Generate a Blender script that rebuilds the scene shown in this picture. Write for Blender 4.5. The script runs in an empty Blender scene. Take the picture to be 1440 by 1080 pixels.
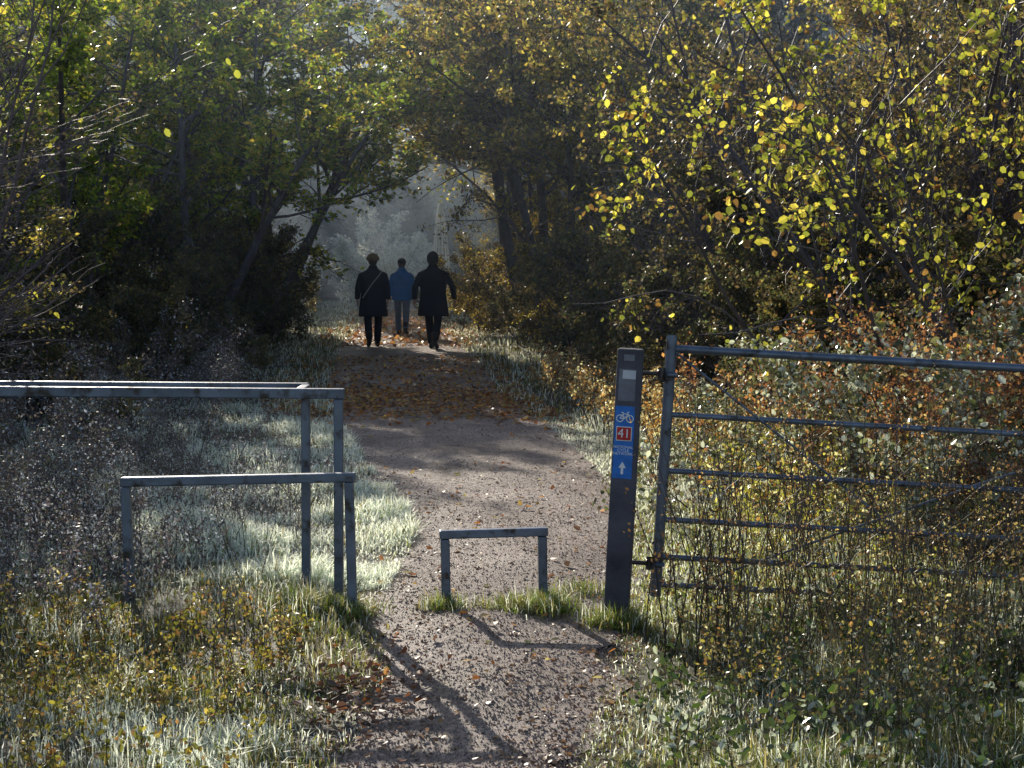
import bpy, math, numpy as np
from mathutils import Vector, Matrix
rng=np.random.default_rng(11)
S=bpy.context.scene
S.view_settings.view_transform='Standard'
try: S.view_settings.look='None'
except Exception: pass
S.view_settings.exposure=0

# ---------------------------------------------------------------- helpers
def unit(a): return a/np.maximum(np.linalg.norm(a,axis=-1,keepdims=True),1e-9)
def sm(t): t=np.clip(t,0,1); return t*t*(3-2*t)
class MB:
    def __init__(s): s.v=[];s.c=[];s.q=[];s.t=[];s.qm=[];s.tm=[];s.n=0
    def add(s,V,C,q=None,t=None,mi=0):
        V=np.asarray(V,float).reshape(-1,3); C=np.asarray(C,float)
        if C.ndim==1: C=np.tile(C,(len(V),1))
        s.v.append(V); s.c.append(C)
        if q is not None:
            q=np.asarray(q,int).reshape(-1,4); s.q.append(q+s.n); s.qm.append(np.full(len(q),mi))
        if t is not None:
            t=np.asarray(t,int).reshape(-1,3); s.t.append(t+s.n); s.tm.append(np.full(len(t),mi))
        s.n+=len(V)
    def mesh(s,name,mats,smooth=False):
        V=np.concatenate(s.v); C=np.concatenate(s.c)
        q=np.concatenate(s.q) if s.q else np.zeros((0,4),int)
        t=np.concatenate(s.t) if s.t else np.zeros((0,3),int)
        m=bpy.data.meshes.new(name)
        m.vertices.add(len(V)); m.vertices.foreach_set('co',V.astype(np.float32).ravel())
        li=np.concatenate([q.ravel(),t.ravel()]).astype(np.int32)
        m.loops.add(len(li)); m.loops.foreach_set('vertex_index',li)
        ls=np.concatenate([np.arange(len(q))*4,len(q)*4+np.arange(len(t))*3]).astype(np.int32)
        m.polygons.add(len(ls)); m.polygons.foreach_set('loop_start',ls)
        mi=np.concatenate(s.qm+s.tm).astype(np.int32)
        m.polygons.foreach_set('material_index',mi)
        m.polygons.foreach_set('use_smooth',np.full(len(ls),smooth))
        m.update(calc_edges=True)
        a=m.color_attributes.new('Col','FLOAT_COLOR','POINT')
        a.data.foreach_set('color',np.concatenate([C,np.ones((len(C),1))],1).astype(np.float32).ravel())
        for k in mats: m.materials.append(k)
        m['top']=float(np.percentile(V[:,2],99))
        return m
    def obj(s,name,mats,loc=(0,0,0),smooth=False,parent=None):
        o=bpy.data.objects.new(name,s.mesh(name,mats,smooth)); o.location=loc
        S.collection.objects.link(o)
        if parent: o.parent=parent
        return o
def empty(name,loc=(0,0,0),rot=(0,0,0),sc=1):
    o=bpy.data.objects.new(name,None); o.location=loc; o.rotation_euler=rot; o.scale=(sc,)*3
    o.empty_display_size=.2; S.collection.objects.link(o); return o
def inst(name,mesh,loc,rz=0,sc=1,tilt=(0,0)):
    o=bpy.data.objects.new(name,mesh); o.location=loc; o.rotation_euler=(tilt[0],tilt[1],rz)
    o.scale=sc if hasattr(sc,'__len__') else (sc,)*3
    S.collection.objects.link(o); return o

def tubes(mb,P,R,C,sides=4,mi=0):
    P=np.asarray(P,float); R=np.asarray(R,float)
    N,K,_=P.shape
    T=unit(np.gradient(P,axis=1)); mt=unit(T.mean(1))
    ref=np.where(np.abs(mt[:,2:3])>.75,np.array([[1.,0.1,0]]),np.array([[0,0.1,1.]]))[:,None,:]
    U=unit(np.cross(T,np.broadcast_to(ref,T.shape))); W=np.cross(T,U)
    a=np.arange(sides)*2*math.pi/sides
    V=P[:,:,None,:]+R[:,:,None,None]*(np.cos(a)[None,None,:,None]*U[:,:,None,:]+np.sin(a)[None,None,:,None]*W[:,:,None,:])
    i=np.arange(K-1)[:,None]*sides; j=np.arange(sides)[None,:]; j2=(j+1)%sides
    q=np.stack([i+j,i+j2,i+sides+j2,i+sides+j],-1).reshape(-1,4)
    Q=(np.arange(N)[:,None,None]*K*sides+q[None]).reshape(-1,4)
    C=np.asarray(C,float)
    if C.ndim==2: C=np.repeat(C,K*sides,0)
    mb.add(V,C,q=Q,mi=mi)
def pick(pal,n,j=.3):
    pal=np.array(pal); c=pal[rng.integers(len(pal),size=n)]
    return np.clip(c*rng.uniform(1-j,1+j,(n,1)),0,.9)
def leaves(mb,pos,size,col,mi=1,hero=False,ratio=.65,droop=-.3):
    n=len(pos)
    a=unit(rng.normal(size=(n,3))+np.array([0,0,droop])); b=unit(np.cross(a,rng.normal(size=(n,3)))); nn=np.cross(a,b)
    s=np.asarray(size)*rng.uniform(.5,1.3,(n,1)); w=s*ratio/2
    if hero:
        f=s*rng.uniform(-.05,.2,(n,1))
        V=np.stack([pos,pos+a*.22*s-b*w*.85+nn*f*.8,pos+a*.65*s-b*w*.85+nn*f,pos+a*s,pos+a*.65*s+b*w*.85+nn*f,pos+a*.22*s+b*w*.85+nn*f*.8],1)
        base=np.arange(n)[:,None,None]*6; q=base+np.array([[0,1,2,3],[3,4,5,0]])[None]
        mb.add(V,np.repeat(col,6,0),q=q,mi=mi)
    else:
        V=np.stack([pos,pos+a*.45*s-b*w,pos+a*s,pos+a*.45*s+b*w],1)
        q=np.arange(n*4).reshape(n,4)
        mb.add(V,np.repeat(col,4,0),q=q,mi=mi)
def grow(st,d,L,r,K,wob,trop,tip=.35):
    st=np.asarray(st,float); d=unit(np.asarray(d,float)); P=[st]
    for k in range(K-1):
        d=unit(d+rng.normal(0,wob,d.shape)+np.array([0,0,1.])*trop)
        P.append(P[-1]+d*(L/(K-1))[:,None])
    return np.stack(P,1), r[:,None]*np.linspace(1,tip,K)[None]
def kids(P,R,L,m,t0,t1,ang,lr,rr):
    N,K,_=P.shape; idx=np.repeat(np.arange(N),m); n=len(idx)
    t=rng.uniform(t0,t1,n); f=t*(K-1); i=np.minimum(f.astype(int),K-2); w=(f-i)[:,None]
    pos=P[idx,i]*(1-w)+P[idx,i+1]*w; tan=unit(P[idx,i+1]-P[idx,i])
    rad=(R[idx,i]*(1-w[:,0])+R[idx,i+1]*w[:,0])
    perp=unit(np.cross(tan,rng.normal(size=(n,3))))
    a=ang*rng.uniform(.6,1.3,n)[:,None]
    return pos,tan*np.cos(a)+perp*np.sin(a),L[idx]*lr*rng.uniform(.5,1.15,n)*(1-.45*(t-t0)/(t1-t0+1e-6)),rad*rr

def make_tree(name,mats,H=7,nst=1,lean=.12,bias=(0,0),r=.12,m=(12,9,7),l=(.42,.45,.45),ang=(.9,.8,.8),trop=(.03,.03,.0),
              clear=.2,nl=25000,ls=.07,pal=((.05,.08,.02),),wood=(.05,.04,.035),hero=False,base_sp=.12,jit=.05,lt0=.15,ratio=.65,wob=.12,swob=None,conc=1.6):
    mb=MB(); 
    st=np.concatenate([rng.normal(0,base_sp,(nst,2)),np.full((nst,1),-.05)],1)
    d=np.concatenate([rng.normal(0,lean,(nst,2))+np.array(bias)*1.0,np.ones((nst,1))],1)
    L=H*.9*rng.uniform(.8,1.05,nst); R0=np.full(nst,r)*rng.uniform(.7,1.1,nst)
    P,R=grow(st,d,L,R0,9,swob or wob*.5,.02,.25)
    wc=np.array(wood)
    tubes(mb,P,R,wc,8)
    cP,cR,cL=P,R,L
    for k in range(3):
        t0=clear if k==0 else .15
        p,dd,Lc,rc=kids(cP,cR,cL,m[k],t0,1.,ang[k],l[k],.55)
        cP,cR=grow(p,dd,Lc,np.maximum(rc,.0018),[7,5,4][k],wob,trop[k],.35); cL=Lc
        tubes(mb,cP,cR,wc*rng.uniform(.8,1.3),[5,3,3][k])
    N,K,_=cP.shape
    if nl:
        nl=int(nl)
        keep=rng.uniform(0,1,N)**conc; pr=keep/keep.sum()
        idx=rng.choice(N,nl,p=pr); t=rng.uniform(lt0,1,nl)*(K-1); i=np.minimum(t.astype(int),K-2); w=(t-i)[:,None]
        pos=cP[idx,i]*(1-w)+cP[idx,i+1]*w+rng.normal(0,jit,(nl,3))
        pos=pos[pos[:,2]>.03]
        leaves(mb,pos,ls,pick(pal,len(pos)),1,hero,ratio)
    return mb.mesh(name,mats)

# ---------------------------------------------------------------- materials
def nt(name):
    m=bpy.data.materials.new(name); m.use_nodes=True; t=m.node_tree; t.nodes.clear(); return m,t,t.nodes,t.links
def foliage_mat(name,trans=.45,rough=.45,tint=(1.5,1.45,.6),spec=.4):
    m,t,n,l=nt(name)
    at=n.new('ShaderNodeAttribute'); at.attribute_name='Col'
    p=n.new('ShaderNodeBsdfPrincipled'); p.inputs['Roughness'].default_value=rough; p.inputs['Specular IOR Level'].default_value=spec
    tr=n.new('ShaderNodeBsdfTranslucent'); mx=n.new('ShaderNodeMixShader'); mx.inputs[0].default_value=trans
    mu=n.new('ShaderNodeMix'); mu.data_type='RGBA'; mu.blend_type='MULTIPLY'; mu.inputs[0].default_value=1
    mu.inputs[7].default_value=(*tint,1)
    o=n.new('ShaderNodeOutputMaterial')
    l.new(at.outputs['Color'],p.inputs['Base Color']); l.new(at.outputs['Color'],mu.inputs[6]); l.new(mu.outputs[2],tr.inputs['Color'])
    l.new(p.outputs[0],mx.inputs[1]); l.new(tr.outputs[0],mx.inputs[2]); l.new(mx.outputs[0],o.inputs[0])
    return m
def col_mat(name,rough=.7,scale=8,amt=.4,bump=.3,bscale=40,metal=0,spec=.3,stain=None):
    m,t,n,l=nt(name)
    at=n.new('ShaderNodeAttribute'); at.attribute_name='Col'
    tc=n.new('ShaderNodeTexCoord')
    no=n.new('ShaderNodeTexNoise'); no.inputs['Scale'].default_value=scale; no.inputs['Detail'].default_value=5
    l.new(tc.outputs['Object'],no.inputs['Vector'])
    r=n.new('ShaderNodeMapRange'); r.inputs[1].default_value=.3; r.inputs[2].default_value=.7; r.inputs[3].default_value=1-amt; r.inputs[4].default_value=1+amt
    l.new(no.outputs['Fac'],r.inputs[0])
    mu=n.new('ShaderNodeVectorMath'); mu.operation='SCALE'; l.new(at.outputs['Color'],mu.inputs[0]); l.new(r.outputs[0],mu.inputs['Scale'])
    p=n.new('ShaderNodeBsdfPrincipled'); p.inputs['Roughness'].default_value=rough; p.inputs['Metallic'].default_value=metal; p.inputs['Specular IOR Level'].default_value=spec
    src=mu.outputs[0]
    if stain:
        n3=n.new('ShaderNodeTexNoise'); n3.inputs['Scale'].default_value=14; n3.inputs['Detail'].default_value=8; l.new(tc.outputs['Object'],n3.inputs['Vector'])
        r3=n.new('ShaderNodeMapRange'); r3.inputs[1].default_value=.55; r3.inputs[2].default_value=.68; l.new(n3.outputs['Fac'],r3.inputs[0])
        mm=n.new('ShaderNodeMix'); mm.data_type='RGBA'; l.new(r3.outputs[0],mm.inputs[0]); l.new(src,mm.inputs[6]); mm.inputs[7].default_value=(*stain,1); src=mm.outputs[2]
    l.new(src,p.inputs['Base Color'])
    if bump:
        n2=n.new('ShaderNodeTexNoise'); n2.inputs['Scale'].default_value=bscale; n2.inputs['Detail'].default_value=4; l.new(tc.outputs['Object'],n2.inputs['Vector'])
        b=n.new('ShaderNodeBump'); b.inputs['Strength'].default_value=bump; b.inputs['Distance'].default_value=.01
        l.new(n2.outputs['Fac'],b.inputs['Height']); l.new(b.outputs[0],p.inputs['Normal'])
    o=n.new('ShaderNodeOutputMaterial'); l.new(p.outputs[0],o.inputs[0]); return m
M_leaf=foliage_mat('leaf',.6,.36,(2.5,2.3,1.15),.5); M_leafg=foliage_mat('leaf_glossy',.4,.25,(1.8,1.8,1.2),.8)
M_frost=foliage_mat('frosted_leaf',.5,.4,(1.2,1.25,1.3),.5)
M_grass=foliage_mat('grass_blade',.58,.38,(1.9,1.9,1.4),.5)
M_bark=col_mat('bark',.5,9,.4,0,60,spec=.45)
M_metal=col_mat('galvanised_steel',.42,6,.35,.15,90,metal=.5,spec=.5,stain=(.05,.04,.035))
M_wood=col_mat('weathered_timber',.75,5,.45,.7,35)
M_paint=col_mat('sticker',.45,30,.18,.05,60)

def ground_mat(name,cols,scales,bump,bscale,dist,rough=.6,spec=.4):
    m,t,n,l=nt(name); tc=n.new('ShaderNodeTexCoord')
    def noise(s,d=8,ro=.65):
        a=n.new('ShaderNodeTexNoise'); a.inputs['Scale'].default_value=s; a.inputs['Detail'].default_value=d; a.inputs['Roughness'].default_value=ro; l.new(tc.outputs['Object'],a.inputs['Vector']); return a
    a=noise(scales[0]); r=n.new('ShaderNodeValToRGB'); l.new(a.outputs['Fac'],r.inputs[0])
    e=r.color_ramp.elements; e[0].position=.32; e[0].color=(*cols[0],1); e[1].position=.68; e[1].color=(*cols[-1],1)
    for k,c in enumerate(cols[1:-1]):
        x=e.new(.32+.36*(k+1)/(len(cols)-1)); x.color=(*c,1)
    b=noise(scales[1],5,.8); r2=n.new('ShaderNodeMapRange'); r2.inputs[1].default_value=.35; r2.inputs[2].default_value=.65; r2.inputs[3].default_value=.35; r2.inputs[4].default_value=1.6; l.new(b.outputs['Fac'],r2.inputs[0])
    mu=n.new('ShaderNodeVectorMath'); mu.operation='SCALE'; l.new(r.outputs[0],mu.inputs[0]); l.new(r2.outputs[0],mu.inputs['Scale'])
    p=n.new('ShaderNodeBsdfPrincipled'); p.inputs['Roughness'].default_value=rough; p.inputs['Specular IOR Level'].default_value=spec; l.new(mu.outputs[0],p.inputs['Base Color'])
    c_=noise(bscale,6,.75)
    bp=n.new('ShaderNodeBump'); bp.inputs['Strength'].default_value=bump; bp.inputs['Distance'].default_value=dist; l.new(c_.outputs['Fac'],bp.inputs['Height']); l.new(bp.outputs[0],p.inputs['Normal'])
    o=n.new('ShaderNodeOutputMaterial'); l.new(p.outputs[0],o.inputs[0]); return m
M_ground=ground_mat('soil_and_litter',[(.04,.03,.025),(.08,.06,.04),(.07,.08,.03),(.14,.1,.06)],(3,25),.9,30,.04)
M_path=ground_mat('gravel_path',[(.18,.125,.10),(.31,.225,.19),(.44,.34,.29)],(1.4,30),1.0,24,.05,.5,.5)

# ---------------------------------------------------------------- ground and path
PY=np.array([-20,4,5.2,6.4,7.6,8.6,9.8,11.2,13.2,16,19.3,24.3,30,39,50,62,80])
PL=np.array([-.9,-.75,-.66,-.58,-.80,-.74,-.72,-.92,-1.38,-1.85,-2.4,-2.85,-3.4,-3.9,-4.6,-6.5,-11])
PR=np.array([.3,.2,.22,.42,.56,.72,.78,.84,.7,.42,-.08,-.34,-.85,-1.7,-2.7,-4.0,-8])
def eL(y): return np.interp(y,PY,PL)
def eR(y): return np.interp(y,PY,PR)
def hgt(x,y):
    x=np.asarray(x,float); y=np.asarray(y,float)
    dl=np.maximum(eL(y)-x,0); dr=np.maximum(x-eR(y),0)
    h=.35*sm((dl-.5)/7)+.03*sm(dl/.4) -.09*sm((dr-.8)/2.5)*(1-sm((y-9)/4))+.5*sm((dr-1.5)/7)*sm((y-10)/6)
    d=np.minimum(dl+dr,1.)
    h=h+d*.035*(np.sin(x*2.1+y*1.3)+np.sin(y*3.1-x*1.7+1.)) 
    return h
def bulge(x,y):
    t=np.clip((x-eL(y))/(eR(y)-eL(y)),0,1)
    return .02*np.sin(math.pi*t)*(1.2+np.sin(x*5+y*2.2)*.5+.5*np.sin(y*5.3-x*7))
def axis(lo,hi,a,b,st):
    return np.unique(np.concatenate([np.arange(a,b+1e-6,st),lo+(a-lo)*np.linspace(0,1,14)**.5,b+(hi-b)*np.linspace(0,1,16)**2.2]))
xs=axis(-350,350,-9,9,.16); ys=axis(-60,700,3,34,.2)
X,Y=np.meshgrid(xs,ys); Z=hgt(X,Y)
mb=MB(); nx,ny=len(xs),len(ys); i=np.arange(ny-1)[:,None]*nx; j=np.arange(nx-1)[None,:]
mb.add(np.stack([X,Y,Z],-1),(.1,.1,.1),q=np.stack([i+j,i+j+1,i+j+nx+1,i+j+nx],-1))
mb.obj('ground',[M_ground],smooth=True)
yy=np.concatenate([np.arange(0,34,.1),np.arange(34,78,.5)]); K=17
wl=eL(yy)+.07*np.sin(yy*3.7)+.05*np.sin(yy*9.1+1)+rng.normal(0,.02,len(yy)); wr=eR(yy)+.07*np.sin(yy*3.1+2)+.05*np.sin(yy*8.3)+rng.normal(0,.02,len(yy))
t=np.linspace(0,1,K)[None]; X=wl[:,None]*(1-t)+wr[:,None]*t; Y=np.repeat(yy[:,None],K,1)
Z=hgt(X,Y)+.006+bulge(X,Y)
mb=MB(); i=np.arange(len(yy)-1)[:,None]*K; j=np.arange(K-1)[None,:]
mb.add(np.stack([X,Y,Z],-1),(.1,.1,.1),q=np.stack([i+j,i+j+1,i+j+K+1,i+j+K],-1)); mb.obj('gravel_path',[M_path],smooth=True)

def sampY(n,a,b,p=1.5):
    u=rng.uniform(0,1,n); e=1-p
    return (a**e+u*(b**e-a**e))**(1/e)
n=26000; y=sampY(n,4.5,24,1.7); x=eL(y)+(eR(y)-eL(y))*rng.uniform(0.0,1.,n); s=rng.uniform(.0022,.0075,n)*(1+.5*(rng.uniform(size=n)>.95))
z=hgt(x,y)+bulge(x,y)+.009
a=rng.uniform(0,6.28,n); base=np.stack([np.stack([x+np.cos(a+k*2.09)*s*rng.uniform(.7,1.3,n),y+np.sin(a+k*2.09)*s,z-.006],-1) for k in range(3)]+[np.stack([x,y,z+s*.7],-1)],1)
q0=np.arange(n)[:,None,None]*4
mb=MB(); mb.add(base,np.repeat(pick([(.27,.20,.17),(.36,.27,.23),(.18,.13,.11)],n),4,0),t=q0+np.array([[0,1,3],[1,2,3],[2,0,3]])[None]); mb.obj('path_gravel',[M_bark])

def flat_leaves(name,x,y,size,pal,lift=.03):
    n=len(x); pos=np.stack([x,y,hgt(x,y)+bulge(x,y)+rng.uniform(.008,lift,n)],-1)
    a=unit(np.concatenate([rng.normal(size=(n,2)),rng.normal(0,.25,(n,1))],1)); up=unit(np.concatenate([rng.normal(0,.4,(n,2)),np.ones((n,1))],1)); b=unit(np.cross(a,up)); nn=np.cross(a,b)
    s=size*rng.uniform(.5,1.4,(n,1)); w=s*.33; f=s*rng.uniform(-.2,.2,(n,1))
    V=np.stack([pos,pos+a*.25*s-b*w+nn*f,pos+a*.7*s-b*w*.9+nn*f,pos+a*s,pos+a*.7*s+b*w*.9+nn*f,pos+a*.25*s+b*w+nn*f],1)
    mb=MB(); mb.add(V,np.repeat(pick(pal,n,.4),6,0),q=np.arange(n)[:,None,None]*6+np.array([[0,1,2,3],[3,4,5,0]])[None],mi=0)
    return mb.obj(name,[M_frost])
LIT=[(.2,.13,.09),(.26,.16,.1),(.14,.09,.07),(.34,.19,.08),(.12,.08,.06)]
ORG=[(.5,.2,.05),(.55,.27,.08),(.35,.14,.05),(.18,.1,.06),(.6,.4,.12)]
n=8000; y=sampY(n,4.6,17,1.6); u_=rng.uniform(-.12,1.12,n); k=rng.uniform(size=n)<(.25+.75*np.abs(2*u_-1)**1.5); y=y[k]; x=(eL(y)+(eR(y)-eL(y))*u_[k]); flat_leaves('fallen_leaves',x,y,.021,LIT,.018)
n=7500; y=np.concatenate([rng.uniform(16.5,27,n//2),rng.normal(18.6,1.2,n-n//2)]); x=eL(y)-.7+(eR(y)-eL(y)+1.0)*rng.beta(.9,.9,n); flat_leaves('fallen_leaves',x,y,.055,ORG,.06)
n=4000; y=rng.uniform(30,50,n); x=eL(y)-.5+(eR(y)-eL(y)+1.)*rng.uniform(0,1,n); flat_leaves('fallen_leaves',x,y,.09,ORG,.06)
n=300; y=rng.normal(6.1,.35,n); x=rng.normal(-.62,.16,n); flat_leaves('fallen_leaves',x,y,.035,[(.3,.11,.04),(.14,.07,.04)],.05)
n=250; y=rng.uniform(6.,13,n); x=eL(y)+(eR(y)-eL(y))*rng.uniform(0,1,n); flat_leaves('fallen_leaves',x,y,.04,ORG+[(.5,.42,.15)],.03)

# ---------------------------------------------------------------- grass
def grass(name,x,y,h,w,pal,frost=0.,lean=.45):
    n=len(x); z=hgt(x,y)-.005; h=h*rng.uniform(.45,1.3,n); a=rng.uniform(0,6.283,n); ld=rng.uniform(0,6.283,n); le=np.abs(rng.normal(0,lean,n))*h
    ux,uy=np.cos(a)*w/2,np.sin(a)*w/2; lx,ly=np.cos(ld)*le,np.sin(ld)*le
    b=np.stack([x,y,z],-1); u=np.stack([ux,uy,0*x],-1); md=b+np.stack([lx*.3,ly*.3,h*.55],-1); tp=b+np.stack([lx,ly,h*(1-.35*np.minimum(le/np.maximum(h,.01),1))],-1)
    V=np.stack([b-u,b+u,md+u*.8,md-u*.8,tp],1)
    c=pick(pal,n,.35); fr=np.broadcast_to(np.asarray(frost,float),(n,)); fm=(rng.uniform(size=n)<fr)[:,None]
    c=np.where(fm,np.array([[.78,.82,.88]])*rng.uniform(.6,1.1,(n,1)),c)
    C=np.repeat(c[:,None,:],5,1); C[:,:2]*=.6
    mb=MB(); k=np.arange(n)[:,None]*5
    mb.add(V,C.reshape(-1,3),q=k+np.array([[0,1,2,3]]),t=k+np.array([[3,2,4]])); return mb.obj(name,[M_grass])
GR=[(.12,.17,.04),(.16,.2,.05),(.22,.23,.06),(.08,.11,.03),(.32,.27,.12)]
GD=[(.09,.10,.05),(.15,.13,.08),(.2,.16,.1),(.28,.24,.16)]
def clump(x,y):
    return .5+.25*(np.sin(x*4.1+y*2.3)+np.sin(y*5.7-x*3.3+1.7))
def patch(x,y): return .5+.5*np.sin(x*1.9+np.sin(y*2.7)*1.3)*np.sin(y*2.2+x*.8+.5)
n=60000; y=sampY(n,4.4,8.2,1.5); x=eL(y)+.08-np.abs(rng.uniform(0,1,n))**1.1*3.2; k=rng.uniform(size=n)<.2+.8*clump(x,y); x,y=x[k],y[k]
fr=.14+.35*patch(x,y)**2+.45*(y<5.8)*(clump(x*1.3,y*1.7)>.4)
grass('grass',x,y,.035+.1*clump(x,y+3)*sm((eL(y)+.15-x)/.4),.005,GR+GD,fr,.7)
n=90000; y=sampY(n,8.0,20,1.8); x=eL(y)+.12-rng.uniform(0,1,n)**1.3*4.2; k=rng.uniform(size=n)<.3+.7*clump(x,y); x,y=x[k],y[k]
fr=np.clip(1.3-.2*np.abs(x-eL(y)+.4),.45,.97)*(.82+.18*patch(x*1.3,y))
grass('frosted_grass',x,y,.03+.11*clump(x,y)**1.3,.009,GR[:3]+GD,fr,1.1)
n=70000; y=sampY(n,7.4,17,1.7); x=eR(y)-.05+rng.uniform(0,1,n)**1.15*4.2; 
fr=.25+.25*patch(x,y)+.5*((y>11.)&(x<eR(y)+.9))
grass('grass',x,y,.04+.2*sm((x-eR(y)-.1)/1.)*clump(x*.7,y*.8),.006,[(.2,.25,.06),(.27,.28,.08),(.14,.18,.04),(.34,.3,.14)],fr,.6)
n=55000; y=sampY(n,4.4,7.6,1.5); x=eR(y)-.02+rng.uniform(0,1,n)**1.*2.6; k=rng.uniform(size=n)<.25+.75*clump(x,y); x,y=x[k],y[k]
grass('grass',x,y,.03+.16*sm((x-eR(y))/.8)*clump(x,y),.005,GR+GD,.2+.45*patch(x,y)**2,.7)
tx=[];ty=[]
for cx,cy,sx,m_ in [(-.33,7.55,.05,450),(-.05,7.55,.08,250),(.12,7.5,.08,1500),(.18,7.62,.05,900),(.5,7.25,.08,700),(.36,7.9,.07,300),(-.8,7.45,.08,800),(-.98,7.5,.1,800)]:
    tx.append(rng.normal(cx,sx,m_)); ty.append(rng.normal(cy,.06,m_))
grass('grass_tuft',np.concatenate(tx),np.concatenate(ty),.11,.005,[(.09,.15,.03),(.14,.20,.04),(.2,.2,.07),(.24,.2,.1)],.15,.8)
n=40000; y=rng.uniform(17,60,n); sd=rng.uniform(size=n)<.5; off=rng.uniform(-.1,3,n); x=np.where(sd,eL(y)-off,eR(y)+off)
grass('grass',x,y,.12,.016,GR+GD,.5,.8)

# ---------------------------------------------------------------- weeds
def weeds(name,x,y,H,pal,ls,per,stem=(.08,.06,.03),r=.0025,droop=-.3,wob=.1,mat=None,branch=0,hero=True,lean=.15,ratio=.6,jit=.015):
    n=len(x); mb=MB(); st=np.stack([x,y,hgt(x,y)-.01],-1); d=np.concatenate([rng.normal(0,lean,(n,2)),np.ones((n,1))],1)
    P,R=grow(st,d,H*rng.uniform(.5,1.2,n),np.full(n,r),6,wob,.03,.5)
    tubes(mb,P,R,pick([stem],n),4)
    if branch:
        p,dd,L,rc=kids(P,R,np.broadcast_to(H,(n,)).astype(float),branch,.35,1,.7,.25,.6)
        P2,R2=grow(p,dd,L,rc,4,.12,.05,.5); tubes(mb,P2,R2,pick([stem],len(L)),3)
        P=np.concatenate([P2,P[:,[0,2,4,5]]]); 
    N,K,_=P.shape; m=int(n*per)
    if m:
        idx=rng.integers(N,size=m); t=rng.uniform(.15,1,m)*(K-1); i=np.minimum(t.astype(int),K-2); w=(t-i)[:,None]
        pos=P[idx,i]*(1-w)+P[idx,i+1]*w+rng.normal(0,jit,(m,3)); leaves(mb,pos,ls,pick(pal,m,.35),1,hero,ratio,droop)
    return mb.obj(name,[M_bark,mat or M_leaf])
NET=[(.06,.10,.03),(.09,.13,.04),(.05,.07,.03),(.11,.13,.06),(.4,.45,.43),(.1,.08,.05)]
YW=[(.2,.19,.05),(.13,.14,.04),(.24,.2,.07),(.08,.09,.04),(.16,.10,.06)]
DRY=[(.17,.13,.08),(.24,.2,.12),(.12,.085,.06),(.42,.42,.40),(.22,.2,.1),(.2,.12,.07)]
n=380; y=rng.uniform(4.7,7.2,n); x=eL(y)-.25-rng.uniform(0,1,n)*2.3; weeds('low_weeds',x,y,.18,YW,.026,16,branch=2)
n=190; y=rng.uniform(4.7,7.2,n); x=eL(y)-.3-rng.uniform(0,1,n)*2.3; weeds('dry_weeds',x,y,.32,DRY,.016,30,(.16,.12,.08),.0018,branch=5,lean=.35)
n=330; y=rng.uniform(4.6,7.2,n); x=eR(y)+.15+rng.uniform(0,1,n)**.8*2.0; weeds('nettle_patch',x,y,.12+.2*sm((x-eR(y))/.9),NET,.034,20,lean=.3,jit=.03,mat=M_leafg)
n=360; y=rng.uniform(5.2,7.4,n); x=.75+rng.uniform(0,1,n)*1.9; weeds('tall_weeds',x,y,.34+.3*sm((x-.7)/1.2),DRY+YW[:2],.018,16,(.24,.18,.11),.0018,branch=5,lean=.15)
n=190; y=rng.uniform(5.8,7.45,n); x=.85+rng.uniform(0,1,n)*1.9; weeds('dead_stalks',x,y,1.05,[(.09,.06,.045),(.14,.1,.07),(.3,.22,.16)],.013,45,(.09,.065,.05),.003,branch=8,lean=.1,hero=False,jit=.008)
n=12; y=rng.uniform(6.3,6.9,n); x=np.linspace(.6,.95,n); weeds('dead_stalks',x,y,.75,[(.06,.04,.03)],.02,40,(.05,.033,.028),.0035,branch=6,lean=.05,hero=False,jit=.01)
n=240; y=rng.uniform(7.7,10.5,n); x=-1.2-rng.uniform(0,1,n)*3.; weeds('dead_stalks',x,y,.5,[(.14,.1,.09),(.55,.58,.62),(.3,.3,.29)],.016,50,(.13,.095,.095),.0022,branch=7,lean=.3,hero=False,mat=M_frost)
n=460; y=rng.uniform(6.8,9.,n); x=-1.75-rng.uniform(0,1,n)*2.5; weeds('dry_weeds',x,y,.36,[(.14,.1,.09),(.2,.15,.14),(.5,.5,.54),(.14,.15,.08)],.02,40,(.14,.105,.105),.0022,branch=8,lean=.4,hero=False,mat=M_frost)
n=320; y=rng.uniform(7.8,12.,n); x=eR(y)+.5+rng.uniform(0,1,n)*3.; weeds('tall_weeds',x,y,.6,[(.28,.28,.09),(.2,.22,.06),(.5,.52,.46),(.22,.13,.06)],.028,45,(.2,.14,.09),.0025,branch=6)
n=240; y=rng.uniform(12,20.,n); x=eR(y)+.3+rng.uniform(0,1,n)*1.2; weeds('dry_weeds',x,y,.6,[(.2,.15,.1),(.4,.4,.38),(.28,.16,.08)],.035,60,(.15,.1,.08),.004,branch=6,hero=False)

# ---------------------------------------------------------------- trees
G_lime=[(.13,.20,.03),(.18,.24,.04),(.09,.13,.03),(.28,.27,.05),(.05,.07,.03)]
G_yel=[(.36,.36,.08),(.22,.25,.06),(.44,.4,.11),(.12,.15,.04),(.18,.2,.05),(.16,.1,.05)]
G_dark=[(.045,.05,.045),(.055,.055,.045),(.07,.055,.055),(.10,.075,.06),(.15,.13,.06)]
G_gold=[(.36,.31,.08),(.24,.16,.06),(.17,.12,.06),(.12,.13,.05),(.40,.37,.12)]
G_frost=[(.46,.50,.50),(.16,.18,.1),(.08,.1,.05),(.6,.64,.64),(.22,.17,.12),(.2,.2,.1)]
G_rus=[(.24,.11,.07),(.2,.09,.07),(.32,.18,.1),(.15,.08,.06),(.3,.26,.2)]
G_mix=[(.05,.06,.04),(.07,.08,.04),(.20,.19,.06),(.12,.09,.06),(.08,.06,.055),(.30,.26,.08)]
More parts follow.
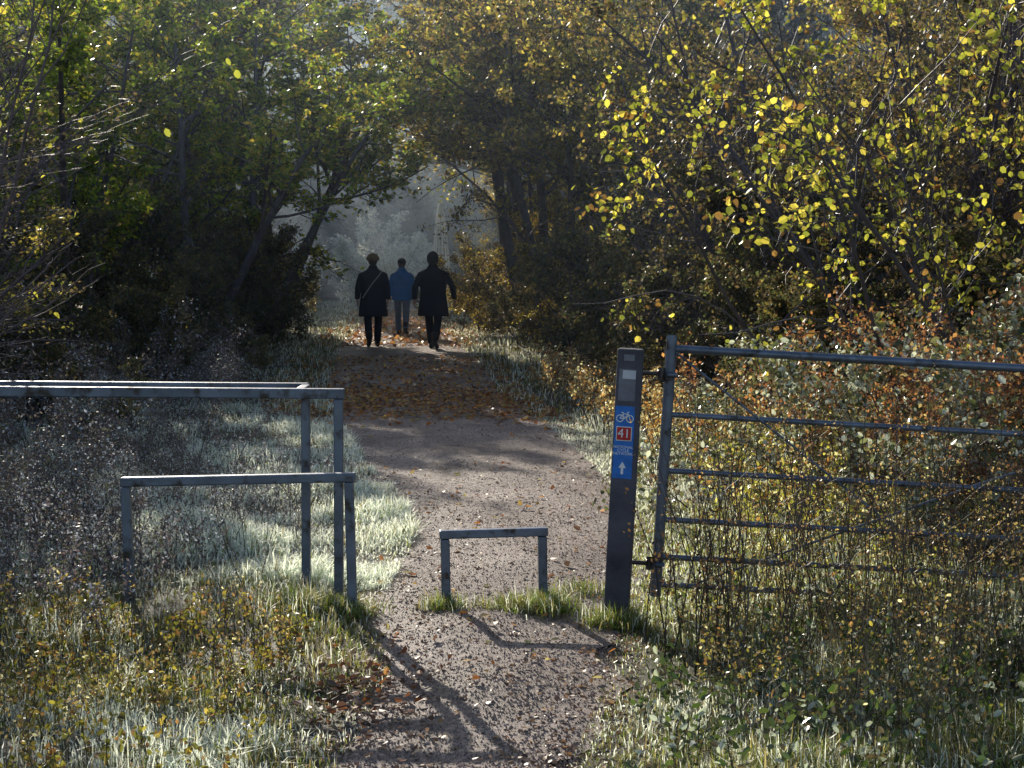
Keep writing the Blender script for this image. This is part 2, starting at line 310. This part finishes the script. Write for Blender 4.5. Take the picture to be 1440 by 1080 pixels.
G_tang=[(.1,.075,.075),(.14,.11,.1),(.42,.45,.5),(.1,.11,.06),(.2,.17,.13)]
T_broad=[make_tree('broadleaf_tree',[M_bark,M_leaf],H=7.6,nst=3,lean=.25,r=.11,m=(12,8,6),nl=20000,ls=.09,pal=G_lime,clear=.15,wood=(.06,.05,.055),conc=2.2) for k in range(2)]
T_gold=[make_tree('autumn_tree',[M_bark,M_leaf],H=6.5,nst=3,r=.08,m=(11,8,6),nl=14000,ls=.08,pal=G_gold,clear=.1,wood=(.08,.06,.065),conc=2.4) for k in range(2)]
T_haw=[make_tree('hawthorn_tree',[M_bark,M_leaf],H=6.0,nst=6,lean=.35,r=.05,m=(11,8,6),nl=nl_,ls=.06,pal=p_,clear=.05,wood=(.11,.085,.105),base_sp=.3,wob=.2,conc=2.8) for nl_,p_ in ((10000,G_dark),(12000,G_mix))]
T_arch=[make_tree('overhanging_tree',[M_bark,M_leaf],H=11,nst=2,lean=.2,r=.16,m=(16,9,7),l=(.5,.45,.45),nl=24000,ls=.13,pal=p_,clear=.38,wood=(.06,.05,.055),jit=.1) for p_ in (G_mix,G_mix+G_lime)]
T_over=make_tree('spreading_tree',[M_bark,M_leaf],H=7,nst=2,lean=.15,bias=(.12,0),r=.1,m=(15,9,6),l=(.5,.45,.45),nl=11500,ls=.09,pal=G_lime+[(.3,.24,.06)],clear=.45,wood=(.06,.05,.055),conc=2.6,trop=(-.02,.0,0))
T_over2=make_tree('spreading_tree',[M_bark,M_leaf],H=7,nst=2,lean=.12,bias=(-.16,0),r=.1,m=(18,9,6),l=(.5,.45,.45),nl=19000,ls=.09,pal=G_mix+G_gold,clear=.5,wood=(.06,.05,.055),conc=2.,trop=(-.01,.0,0))
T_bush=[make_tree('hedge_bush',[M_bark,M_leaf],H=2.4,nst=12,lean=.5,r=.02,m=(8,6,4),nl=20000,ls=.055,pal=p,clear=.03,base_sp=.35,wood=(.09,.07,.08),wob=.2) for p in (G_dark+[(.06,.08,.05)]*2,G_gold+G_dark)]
T_bram=make_tree('bramble_bush',[M_bark,M_leafg],H=1.6,nst=14,lean=.7,r=.009,m=(7,6,3),nl=5200,ls=.055,pal=G_frost,clear=.05,base_sp=.5,hero=True,wob=.3,wood=(.2,.13,.11))
T_tang=make_tree('bramble_thicket',[M_bark,M_frost],H=1.5,nst=16,lean=.8,r=.008,m=(9,7,5),nl=6500,ls=.03,pal=G_tang,clear=.03,base_sp=.5,wob=.35,wood=(.15,.115,.12),trop=(-.05,-.02,0))
T_rus=make_tree('russet_bush',[M_bark,M_leaf],H=1.6,nst=16,lean=.5,r=.008,m=(8,7,4),nl=5500,ls=.034,pal=G_rus,clear=.1,base_sp=.5,wob=.25,wood=(.2,.11,.09))
T_hazel=make_tree('hazel_tree',[M_bark,M_leaf],H=4.6,nst=6,lean=.28,bias=(-.16,-.1),r=.026,m=(9,7,5),nl=1600,ls=.056,pal=G_yel,clear=.35,base_sp=.25,hero=True,ratio=.8,trop=(.02,-.03,-.03),wob=.16,jit=.04,wood=(.08,.065,.07),conc=5)
T_bare=make_tree('bare_sapling',[M_bark,M_leaf],H=4.2,nst=6,lean=.3,bias=(.55,0),r=.018,m=(10,6,4),l=(.5,.5,.45),ang=(.55,.6,.7),nl=140,ls=.045,pal=G_yel+G_lime,clear=.1,base_sp=.35,hero=True,trop=(-.01,.0,.0),wob=.14,swob=.09,wood=(.12,.09,.095))
def put(mesh,x,y,rz=None,sc=1,tilt=(0,0)):
    return inst(mesh.name.split('.')[0],mesh,(x,y,float(hgt(x,y))),rng.uniform(0,6.28) if rz is None else rz,sc,tilt)
def putH(mesh,x,y,H,w=1.,rz=None):
    s=H/mesh['top']; return put(mesh,x,y,rz,(s*w,s*w,s))
def FT(y): return 1.73+.162*y
for k,(x,y,f) in enumerate([(-5.9,21.5,.98),(-8.3,19,1.),(-7.4,26,1.02),(-6.3,30.5,1.03),(-11.5,24,1.05),(-10.5,32,1.1),(-7.4,35,1.1)]): putH(T_broad[k%2],x,y,FT(y)*f,1.25)
for k,(x,y,f) in enumerate([(-6.2,16.5,.85),(-8.,14.5,1.),(-10.5,17.5,1.1),(-9.5,28,1.1),(-14,30,1.3),(-5.2,12.5,.75),(-9,22,1.1)]): putH(T_haw[k%2],x,y,FT(y)*f,1.2)
for k,(x,y,s) in enumerate([(-4.6,25,1.0),(-5.0,28,1.05),(-4.6,21.5,.8),(-4.2,18.4,.6),(-5.6,32,1.1),(-6.,19,1.),(-4.5,14.5,.6),(-6.5,12.5,.75),(-6,23.5,1.3),(-5.6,35.5,1.0)]): put(T_bush[0],x,y,None,s)
for k,(x,y,s) in enumerate([(-2.7,9.3,.5),(-3.5,10.4,.8),(-2.9,12.6,.6),(-4.,9.0,.8),(-3.9,14.4,.9),(-3.4,16.6,.7),(-2.6,11.0,.4),(-4.6,11.8,1.),(-3.1,8.0,.5),(-3.6,18.5,.8),(-3.9,7.2,.7)]): put(T_tang,x,y,None,s)
putH(T_over,-5.0,24.5,FT(24.5)*1.0,1.25,0.1); putH(T_over,-4.9,29.5,FT(29.5)*1.05,1.25,-.2); putH(T_over,-5.4,34,FT(34)*1.12,1.25,.4)
putH(T_over2,.5,33,FT(33)*1.08,1.25,0.1); putH(T_over2,.2,37.5,FT(37.5)*1.12,1.3,-.3); putH(T_over2,.9,29,FT(29)*1.05,1.1,.3)
for k,(x,y,H) in enumerate([(-6.4,40,9.6),(.4,38.5,9.6),(.9,44,10.6),(-10.5,40,9.6),(3.2,41,10.5)]): putH(T_arch[k%2],x,y,H,1.2)
for k,(x,y,s) in enumerate([(3.0,19.5,.95),(2.6,24,1.05),(4.6,16,.95),(6.8,14.,1.),(1.9,29,1.1),(5.2,21,1.2),(7.8,18,1.2),(9.5,15,1.1),(4.6,27,1.3),(9,24,1.4),(5.6,12.6,.8),(3.5,15.6,.75),(4.4,18.6,1.1)]): put(T_haw[0 if k in(0,2,3,5,8,11,12) else 1],x,y,None,s)
for k,(x,y,s) in enumerate([(1.3,34,.85),(.5,40,.9),(2.6,36,1.2),(-.3,48,.9),(6.0,26,1.2)]): put(T_gold[k%2],x,y,None,s)
for k,(x,y,s) in enumerate([(1.0,27.5,1.0),(.7,31,.95),(1.4,23.5,1.0),(1.9,20.3,.95),(2.3,17.3,.8),(2.9,14.8,.75),(4.4,13.6,.9),(6,12.5,1.),(-.0,35,1.0),(3.4,18.2,1.3),(2.9,21.5,1.3),(-.7,40,1.)]): put(T_bush[(k+1)%2 if k in (0,1,8,11) else 0],x,y,None,s)
for k,(x,y,s) in enumerate([(2.4,10.6,.85),(3.3,10.0,1.0),(4.3,10.8,1.1),(2.9,12.3,.9),(1.7,11.9,.55),(4.6,9.2,1.0),(3.6,8.6,.7),(2.2,9.3,.5),(3.2,9.0,.8)]): put(T_bram,x,y,None,s)
for k,(x,y,s) in enumerate([(3.4,9.6,.95),(3.8,11.6,1.2),(3.0,11.2,1.0),(2.5,10.0,.75),(4.0,10.3,1.1),(3.0,9.2,.7)]): put(T_rus,x,y,None,s)
put(T_hazel,3.6,11.5,0,1.0); put(T_hazel,4.8,10.4,.6,1.0); put(T_hazel,3.3,13.5,-.4,1.05)
put(T_bare,-3.9,8.3,0,1.0); put(T_bare,-4.3,9.6,.3,1.1); put(T_bare,-3.6,7.1,-.15,.85); put(T_bare,-4.9,11,.2,1.2)
FAR_HAZE=[(.14,.17,.18),(.2,.23,.24),(.1,.12,.12)]  # frosted far foliage, with distance haze mixed into its blue-grey colour
T_far=[make_tree('distant_tree',[M_bark,mt],H=15,nst=2,lean=.2,r=.2,m=(18,8,5),nl=20000,ls=.32,pal=p_,clear=.04,jit=.2,wood=w_,conc=2.4) for p_,w_,mt in (([(.07,.08,.06),(.1,.1,.07),(.13,.11,.08)],(.07,.06,.065),M_leaf),(FAR_HAZE,(.06,.06,.07),M_frost))]
for k in range(20):
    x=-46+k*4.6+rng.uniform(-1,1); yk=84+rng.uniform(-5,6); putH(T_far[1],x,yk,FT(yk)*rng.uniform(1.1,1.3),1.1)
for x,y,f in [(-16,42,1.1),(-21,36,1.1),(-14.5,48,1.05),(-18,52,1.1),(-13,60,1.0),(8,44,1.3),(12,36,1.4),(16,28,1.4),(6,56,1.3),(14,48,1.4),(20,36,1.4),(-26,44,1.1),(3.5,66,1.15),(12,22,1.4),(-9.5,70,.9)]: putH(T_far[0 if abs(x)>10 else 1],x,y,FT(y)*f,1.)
T_fr=make_tree('frosted_shrub',[M_bark,M_frost],H=3.0,nst=10,lean=.35,r=.03,m=(8,6,4),nl=10000,ls=.09,pal=[(.75,.78,.72),(.66,.68,.6),(.8,.8,.7)],clear=.05,base_sp=.5,wood=(.4,.4,.4))
for x,y,s in [(-4.1,50,1.15),(-2.6,55,.9),(-5.6,58,1.1),(-8.5,62,1.0)]: put(T_fr,x,y,None,s)
mb=MB(); xs=np.linspace(-260,260,180); nn_=180; rows=[(100,0),(104,12),(110,20),(125,28),(160,32)]
X=np.array([xs for _ in rows]); Yg=np.array([np.full(nn_,r[0])+np.sin(xs*.2)*2 for r in rows]); Zg=np.array([np.full(nn_,r[1])*(1+.07*np.sin(xs*.35)+.04*np.sin(xs*.9+1)) for r in rows])-.5
i=np.arange(len(rows)-1)[:,None]*nn_; j=np.arange(nn_-1)[None]
mb.add(np.stack([X,Yg,Zg],-1),(.06,.07,.05),q=np.stack([i+j,i+j+1,i+j+nn_+1,i+j+nn_],-1)); mb.obj('backdrop_slope',[M_ground],smooth=True)  # added dark slope behind the trees, keeps bright sky from showing through

# ---------------------------------------------------------------- barriers, gate, post
def box(mb,c,s,col=(.3,.33,.38),mi=0,tilt=None):
    c=np.array(c); s=np.array(s)/2
    V=np.array([[x,y,z] for z in(-1,1) for y in(-1,1) for x in(-1,1)],float)*s
    V=V+c
    mb.add(V,col,q=[[0,2,3,1],[4,5,7,6],[0,1,5,4],[2,6,7,3],[0,4,6,2],[1,3,7,5]],mi=mi)
def bev(o,w=.006,seg=2):
    b=o.modifiers.new('bevel','BEVEL'); b.width=w; b.segments=seg; b.limit_method='ANGLE'; return o
ST=(.14,.165,.22)
mb=MB(); box(mb,(-.24,0,.14),(.045,.045,.38+.1-.045-.0),ST); box(mb,(.24,0,.14),(.045,.045,.435),ST); box(mb,(0,0,.3815),(.535,.05,.042),ST)
o=bev(mb.obj('hoop_barrier',[M_metal],(-.085,7.62,0.0))); o.rotation_euler=(0,math.radians(-.8),math.radians(5))
mb=MB(); box(mb,(-.545,0,.25),(.045,.045,.74),ST); box(mb,(.535,0,.25),(.045,.045,.74),ST); box(mb,(0,0,.6435),(1.135,.05,.045),ST)
o=bev(mb.obj('low_barrier',[M_metal],(-1.31,7.5,0.02))); o.rotation_euler=(0,math.radians(-1.2),0)
mb=MB()
box(mb,(0,0,.485),(.045,.045,1.11),ST); box(mb,(-.205,.33,.485),(.045,.045,1.11),ST); box(mb,(-2.4,0,.485),(.045,.045,1.11),ST); box(mb,(-2.4,.33,.485),(.045,.045,1.11),ST)
box(mb,(-1.43,0,1.066),(2.92,.05,.05),ST); box(mb,(-1.55,.33,1.066),(2.72,.05,.05),ST)
for x in (-.1,-1.9): box(mb,(x-.1,.165,1.066),(.045,.278,.04),ST)
o=bev(mb.obj('tall_barrier',[M_metal],(-.86,7.66,0.0))); o.rotation_euler=(0,math.radians(.4),0)
mb=MB(); GW=3.1
zs=[1.275,.955,.68,.44,.255,.118]
def bar(p,q,r,s=10,col=ST): tubes(mb,np.array([[p,(np.array(p)+np.array(q))/2,q]],float),np.full((1,3),r),col,s)
bar((0,0,.06),(0,0,1.335),.027,12); bar((GW,0,.09),(GW,0,1.31),.024,12)
for k,z in enumerate(zs): bar((.02,0,z),(GW-.02,0,z),.021 if k==0 else .0145)
bar((.02,-.018,1.26),(GW*.52,-.018,.13),.0065,6); bar((.2,.018,.13),(GW*.5,.018,.70),.0065,6); bar((GW*.5,.018,.70),(GW-.05,.018,1.26),.0065,6)
for z in(.22,1.15):
    bar((-.02,-.035,z),(.03,-.035,z),.013,8); bar((-.16,0,z),(-.02,0,z),.011,8,(.06,.05,.05)); bar((-.04,0,z-.03),(-.04,0,z+.03),.018,8,(.08,.07,.07))
    bar((-.05,-.02,z+.01),(-.05,.03,z+.01),.012,6,(.06,.05,.05))
bar((0,0,1.334),(0,0,1.341),.022,12)
o=mb.obj('field_gate',[M_metal],(.70,7.56,.02),smooth=True); o.rotation_euler=(0,math.radians(3.2),0)
e=empty('waymarker_post',(.50,7.40,0),(0,math.radians(2.8),math.radians(-10)))
mb=MB(); box(mb,(0,0,.62),(.118,.1,1.37),(.085,.08,.1)); o=mb.obj('timber_post',[M_wood],parent=e); bev(o,.008)
F=-.05
mb=MB(); box(mb,(-.006,F-.0015,.863),(.092,.003,.345),(.03,.17,.55)); mb.obj('blue_plate',[M_paint],parent=e)
mb=MB(); box(mb,(-.006,F-.0045,.905),(.074,.003,.068),(.75,.75,.75)); mb.obj('number_border',[M_paint],parent=e)
mb=MB(); box(mb,(-.006,F-.0065,.905),(.066,.002,.06),(.5,.03,.03)); mb.obj('number_panel',[M_paint],parent=e)
mb=MB(); box(mb,(-.004,F-.0015,1.135),(.08,.003,.15),(.17,.17,.2)); box(mb,(.004,F-.0035,1.185),(.062,.0015,.04),(.5,.5,.53)); box(mb,(.0,F-.0015,1.265),(.05,.003,.03),(.22,.22,.25)); mb.obj('worn_sticker',[M_wood],parent=e)
def text(body,size,loc,par,mat,name,bold=0):
    c=bpy.data.curves.new(name,'FONT'); c.body=body; c.size=size; c.align_x='CENTER'; c.align_y='CENTER'; c.extrude=.0004; c.offset=bold; c.space_line=.85
    c.materials.append(mat); o=bpy.data.objects.new(name,c); o.rotation_euler=(math.pi/2,0,0); o.location=loc; S.collection.objects.link(o); o.parent=par; return o
M_white,t_,n_,l_=nt('white_paint'); p_=n_.new('ShaderNodeBsdfPrincipled'); p_.inputs['Base Color'].default_value=(.78,.8,.82,1); o_=n_.new('ShaderNodeOutputMaterial'); l_.new(p_.outputs[0],o_.inputs[0])
text('41',.06,(-.006,F-.0082,.905),e,M_white,'route_number',.0)
text('NATIONAL\nCYCLE\nNETWORK',.0185,(-.006,F-.0036,.825),e,M_white,'sign_text',.0)
mb=MB()
def flatring(cx,cz,r,w,y):
    a=np.linspace(0,2*math.pi,25)[:-1]; V=np.concatenate([np.stack([cx+np.cos(a)*rr,a*0+y,cz+np.sin(a)*rr],-1) for rr in(r-w,r+w)])
    j=np.arange(24); j2=(j+1)%24; mb.add(V,(.8,.8,.8),q=np.stack([j,j2,j2+24,j+24],-1))
def flatbar(p,q,w,y):
    p=np.array([p[0],y,p[1]]);q=np.array([q[0],y,q[1]]); d=(q-p)/np.linalg.norm(q-p); s=np.array([-d[2],0,d[0]])*w
    mb.add([p-s,q-s,q+s,p+s],(.8,.8,.8),q=[[0,1,2,3]])
cz=.985; flatring(-.029,cz-.008,.016,.0022,F-.0042); flatring(.018,cz-.008,.016,.0022,F-.0042)
for k,(p,q) in enumerate([((-.029,cz-.008),(-.016,cz+.014)),((-.016,cz+.014),(.008,cz+.014)),((.008,cz+.014),(-.006,cz-.008)),((-.006,cz-.008),(-.016,cz+.014)),((-.006,cz-.008),(-.029,cz-.008)),((.018,cz-.008),(.006,cz+.022)),((.006,cz+.022),(.014,cz+.024)),((-.023,cz+.02),(-.011,cz+.02))]): flatbar(p,q,.0019,F-.0046-.0003*k)
flatbar((-.006,.712),(-.006,.755),.006,F-.0042); mb.add([(-.024,F-.0046,.742),(.012,F-.0046,.742),(-.006,F-.0046,.772)],(.8,.8,.8),t=[[0,1,2]])
mb.obj('bicycle_and_arrow',[M_white],parent=e)

# ---------------------------------------------------------------- people
def loft(mb,pts,rx,ry,col,sides=16,axis='Z'):
    K=len(pts); a=np.arange(sides)*2*math.pi/sides; V=[]
    for p,x,y in zip(pts,rx,ry):
        c,s=np.cos(a)*x,np.sin(a)*y; z=0*a
        off=np.stack([c,s,z],-1) if axis=='Z' else np.stack([c,z,s],-1)
        V.append(np.array(p)+off)
    V=np.concatenate(V+[[np.array(pts[0])],[np.array(pts[-1])]])
    i=np.arange(K-1)[:,None]*sides; j=np.arange(sides)[None]; j2=(j+1)%sides
    q=np.stack([i+j,i+j2,i+sides+j2,i+sides+j],-1).reshape(-1,4)
    j=np.arange(sides); j2=(j+1)%sides; b=(K-1)*sides
    t=np.concatenate([np.stack([j2,j,j*0+K*sides],-1),np.stack([b+j,b+j2,j*0+K*sides+1],-1)])
    if axis!='Z': q=q[:,::-1]; t=t[:,::-1]
    mb.add(V,col,q=q,t=t)
def rem(o,v,sm_=4):
    r=o.modifiers.new('r','REMESH'); r.mode='VOXEL'; r.voxel_size=v; r.use_smooth_shade=True
    s=o.modifiers.new('s','SMOOTH'); s.iterations=sm_; s.factor=.5
def plain(name,col,rough=.9,bump=.4):
    m,t,n,l=nt(name); tc=n.new('ShaderNodeTexCoord'); no=n.new('ShaderNodeTexNoise'); no.inputs['Scale'].default_value=9; no.inputs['Detail'].default_value=6; l.new(tc.outputs['Object'],no.inputs['Vector'])
    r=n.new('ShaderNodeMix'); r.data_type='RGBA'; l.new(no.outputs['Fac'],r.inputs[0]); r.inputs[6].default_value=(*[c*.6 for c in col],1); r.inputs[7].default_value=(*[c*1.4 for c in col],1)
    p=n.new('ShaderNodeBsdfPrincipled'); p.inputs['Roughness'].default_value=rough; p.inputs['Specular IOR Level'].default_value=.2; l.new(r.outputs[2],p.inputs['Base Color'])
    b=n.new('ShaderNodeBump'); b.inputs['Strength'].default_value=bump; b.inputs['Distance'].default_value=.02; l.new(no.outputs['Fac'],b.inputs['Height']); l.new(b.outputs[0],p.inputs['Normal'])
    o=n.new('ShaderNodeOutputMaterial'); l.new(p.outputs[0],o.inputs[0]); return m
M_sk=plain('skin_tone',(.4,.24,.18),.5,.05); M_boot=plain('boot_leather',(.02,.018,.018),.5,.1)
def person(loc,Hs,rz,coat,clen,trou,hatc,hat,ph,armw=(.28,.28),hairc=(.05,.035,.03),bag=False,wide=1.,legs=1.):
    e=empty('walking_person',loc,(0,0,rz),Hs/1.72)
    mc=plain('coat_cloth',coat); mt_=plain('trouser_cloth',trou); mh=plain('hat_wool',hatc)
    c0=(.1,.1,.1)
    mb=MB(); bb=MB()
    loft(mb,[(0,0,.80),(0,0,.9),(0,0,1.02)],[.15,.165,.15],[.10,.115,.1],c0)
    for s in(-1,1):
        f=ph*s; kn=(s*.10,f*.12+.03,.49+(.02 if f<0 else 0)); an=(s*.095*legs,f*.26-.02,.12+(.07 if f<0 else 0))
        loft(mb,[(s*.095,0,.93),(s*.098,f*.05,.72),kn,((kn[0]+an[0])/2,(kn[1]+an[1])/2-.01,.30),(an[0],an[1],an[2]-.02)],[.092,.088,.073,.072,.066],[.1,.092,.076,.076,.068],c0)
        z0=an[2]-.12+.045
        tl=.0 if f>=0 else -.06
        loft(bb,[(an[0],an[1],an[2]-.07),(an[0],an[1],an[2]+.02),(an[0],an[1],an[2]+.13)],[.05,.052,.06],[.055,.055,.065],c0)
        loft(bb,[(an[0],an[1]-.085,z0+.0),(an[0],an[1]-.07,z0),(an[0],an[1],z0+.005),(an[0]+s*.01,an[1]+.10,z0+tl*.6-.005),(an[0]+s*.012,an[1]+.165,z0+tl-.01),(an[0]+s*.012,an[1]+.185,z0+tl-.012)],[.02,.04,.043,.05,.04,.02],[.025,.043,.048,.038,.03,.015],c0,axis='Y')
    o=mb.obj('trousers',[mt_],parent=e); rem(o,.014); o=bb.obj('boots',[M_boot],parent=e); rem(o,.011,2)
    mb=MB(); w=wide
    zz=[clen,clen+.12,.86,1.0,1.15,1.30,1.40,1.455,1.50,1.535]
    rx=[.235*w,.228*w,.21*w,.195*w,.2*w,.208*w,.185*w,.12,.08,.08]; ry=[.175,.17,.16,.145,.15,.15,.125,.09,.075,.075]
    if clen>.75: zz[1]=clen+.05; rx[0]=.2*w; rx[1]=.2*w; 
    loft(mb,[(0,-.01 if z>1.1 else 0,z) for z in zz],rx,ry,c0,24)
    hands=[]
    for s,aw in zip((-1,1),armw):
        f=-ph*s
        sh=(s*.172*w,-.005,1.385); el=(s*(aw-.01),f*.06-.03,1.13); wr=(s*aw,f*.16+.02,.90)
        loft(mb,[(s*.14*w,0,1.415),sh,((sh[0]*.5+el[0]*.5),el[1]/2,1.26),el,((el[0]+wr[0])/2,(el[1]+wr[1])/2,1.01),wr],[.04,.066,.066,.06,.055,.05],[.04,.07,.068,.062,.056,.05],c0)
        hands.append((s,wr))
    o=mb.obj('coat',[mc],parent=e); rem(o,.013,5)
    for s,wr in hands:
        mb=MB(); x,y,z=wr; z+=.01
        loft(mb,[(x,y,z+.03),(x,y,z-.02),(x,y+.005,z-.06),(x,y+.01,z-.105)],[.022,.022,.017,.014],[.026,.034,.043,.04],c0,10)
        for k,(oy,L) in enumerate([(.036,.068),(.0125,.078),(-.0105,.072),(-.032,.056)]):
            loft(mb,[(x,y+oy+.008,z-.095),(x-s*.003,y+oy+.01,z-.105-L*.4),(x-s*.012,y+oy+.011,z-.105-L*.75),(x-s*.024,y+oy+.011,z-.105-L)],[.009,.0085,.008,.006],[.009,.0085,.0078,.006],c0,8)
        loft(mb,[(x-s*.005,y+.03,z-.035),(x-s*.014,y+.056,z-.065),(x-s*.018,y+.068,z-.095),(x-s*.02,y+.07,z-.115)],[.012,.011,.0095,.007],[.012,.011,.0095,.007],c0,8)
        o=mb.obj('hand',[M_sk],parent=e); rem(o,.0035,1)
    mb=MB()
    loft(mb,[(0,-.01,1.47),(0,0,1.52),(0,.02,1.545),(0,.022,1.565),(0,.015,1.60),(0,.008,1.64),(0,.0,1.68),(0,-.005,1.705),(0,-.005,1.72)],[.055,.054,.058,.062,.07,.076,.07,.045,.015],[.06,.062,.075,.085,.095,.1,.092,.06,.02],c0,18)
    loft(mb,[(0,.108,1.595),(0,.118,1.602),(0,.112,1.62),(0,.1,1.645)],[.012,.015,.01,.006],[.01,.016,.012,.006],c0,8)
    for s in(-1,1): loft(mb,[(s*.076,-.002,1.585),(s*.082,-.008,1.605),(s*.083,-.01,1.63),(s*.078,-.008,1.645)],[.006,.008,.009,.005],[.01,.016,.02,.01],c0,8)
    loft(mb,[(0,.1,1.567),(0,.103,1.573),(0,.1,1.58)],[.02,.024,.018],[.008,.009,.008],c0,8)
    o=mb.obj('head',[M_sk],parent=e); rem(o,.006,2)
    mb=MB()
    for s in(-1,1): loft(mb,[(s*.03,.094,1.623),(s*.03,.097,1.63),(s*.03,.094,1.637)],[.006,.011,.006],[.005,.006,.005],c0,8)
    mb.obj('eyes',[M_boot],parent=e)
    mb=MB(); loft(mb,[(0,-.035,1.53),(0,-.04,1.57),(0,-.035,1.62),(0,-.02,1.67),(0,-.01,1.715),(0,-.01,1.735)],[.05,.072,.084,.085,.06,.02],[.05,.065,.075,.088,.065,.02],c0,16)
    o=mb.obj('hair',[plain('hair_strands',hairc,.6)],parent=e); rem(o,.01,2)
    mb=MB()
    if hat=='fur':
        loft(mb,[(0,-.005,1.62),(0,-.005,1.645),(0,-.005,1.685),(0,-.005,1.70),(0,-.005,1.74),(0,-.005,1.765)],[.1,.125,.125,.105,.085,.03],[.12,.14,.14,.12,.095,.03],c0,20)
    elif hat=='beanie':
        loft(mb,[(0,-.01,1.62),(0,-.01,1.66),(0,-.01,1.70),(0,-.01,1.74),(0,-.01,1.755)],[.09,.098,.092,.06,.015],[.105,.115,.105,.068,.02],c0,20)
    else:
        loft(mb,[(0,-.03,1.54),(0,-.03,1.60),(0,-.02,1.66),(0,-.01,1.71),(0,-.01,1.75),(0,-.01,1.77)],[.08,.105,.108,.095,.06,.015],[.08,.1,.11,.1,.065,.02],c0,20)
    o=mb.obj('hat',[mh],parent=e); rem(o,.01,2)
    if bag:
        mb=MB(); P=np.array([[(.17,-.06,1.43),(.09,-.16,1.33),(-.02,-.178,1.2),(-.12,-.168,1.05),(-.2,-.1,.93)]],float); tubes(mb,P,np.full((1,5),.012),c0,6)
        mb.obj('bag_strap',[plain('strap',(.3,.28,.26))],parent=e)
    return e
person((-2.66,30,.02),1.76,.12,(.016,.016,.026),.58,(.015,.015,.022),(.2,.13,.07),'fur',.9,(.29,.27),bag=True,wide=1.18,legs=.85)
person((-2.43,34.6,.02),1.68,-.05,(.03,.17,.45),.80,(.13,.17,.25),(.02,.02,.03),'beanie',-.6,(.26,.26),wide=1.12)
person((-1.48,29.4,.02),1.79,-.15,(.013,.013,.022),.60,(.012,.012,.02),(.012,.012,.016),'hood',-.9,(.32,.36),wide=1.22,legs=.8)

mb=MB(); N=14; a=np.arange(N)*2*math.pi/N; lev=np.linspace(0,1,12)
P=np.array([[(math.cos(q)*(.05+.3*(1-t)**.7),math.sin(q)*(.05+.3*(1-t)**.7),t*3.2) for t in lev] for q in a]); tubes(mb,P,np.full((N,12),.02),(.88,.88,.86),3)
for t in lev:
    r=.05+.3*(1-t)**.7; b=np.linspace(0,2*math.pi,17); tubes(mb,np.array([[(math.cos(q)*r,math.sin(q)*r,t*3.2) for q in b]]),np.full((1,17),.016),(.88,.88,.86),3)
tubes(mb,np.array([[(0,0,0),(0,0,1.6),(0,0,3.3)]],float),np.full((1,3),.04),(.6,.6,.6),8)
mb.obj('white_net',[M_frost],(-1.95,43,0))

# ---------------------------------------------------------------- mist
def mist(c,s,dens,col,an):
    mb=MB(); box(mb,c,s); o=mb.obj('morning_mist',[])
    m,t,n,l=nt('mist'); v=n.new('ShaderNodeVolumeScatter'); v.inputs['Color'].default_value=(*col,1); v.inputs['Density'].default_value=dens; v.inputs['Anisotropy'].default_value=an
    oo=n.new('ShaderNodeOutputMaterial'); l.new(v.outputs[0],oo.inputs['Volume']); o.data.materials.append(m)
mist((-4,63,4.6),(60,48,9.6),.015,(.66,.84,1),.6)
mist((0,26,4.4),(44,23.6,9.2),.0018,(.66,.8,1),.5)

# ---------------------------------------------------------------- light, camera
EL=math.radians(22.5); AZ=math.radians(-20)
d=Vector((math.sin(AZ)*math.cos(EL),math.cos(AZ)*math.cos(EL),math.sin(EL)))
L=bpy.data.lights.new('sun','SUN'); L.energy=5; L.angle=math.radians(.5); L.color=(1,.91,.77); lo=bpy.data.objects.new('sun',L); lo.rotation_euler=d.to_track_quat('Z','Y').to_euler(); lo.location=(-20,50,30); S.collection.objects.link(lo)
w=bpy.data.worlds.new('World'); S.world=w; w.use_nodes=True; t=w.node_tree; bg=t.nodes['Background']; sk=t.nodes.new('ShaderNodeTexSky'); sk.sky_type='NISHITA'; sk.sun_disc=False; sk.sun_elevation=EL; sk.sun_rotation=AZ%(2*math.pi)
t.links.new(sk.outputs[0],bg.inputs[0]); bg.inputs[1].default_value=.15
c=bpy.data.cameras.new('camera'); c.sensor_width=36; c.lens=55; c.clip_end=2000; co=bpy.data.objects.new('camera',c); co.location=(0,0,1.73); co.rotation_euler=(math.radians(90-4.6),0,0); S.collection.objects.link(co); S.camera=co
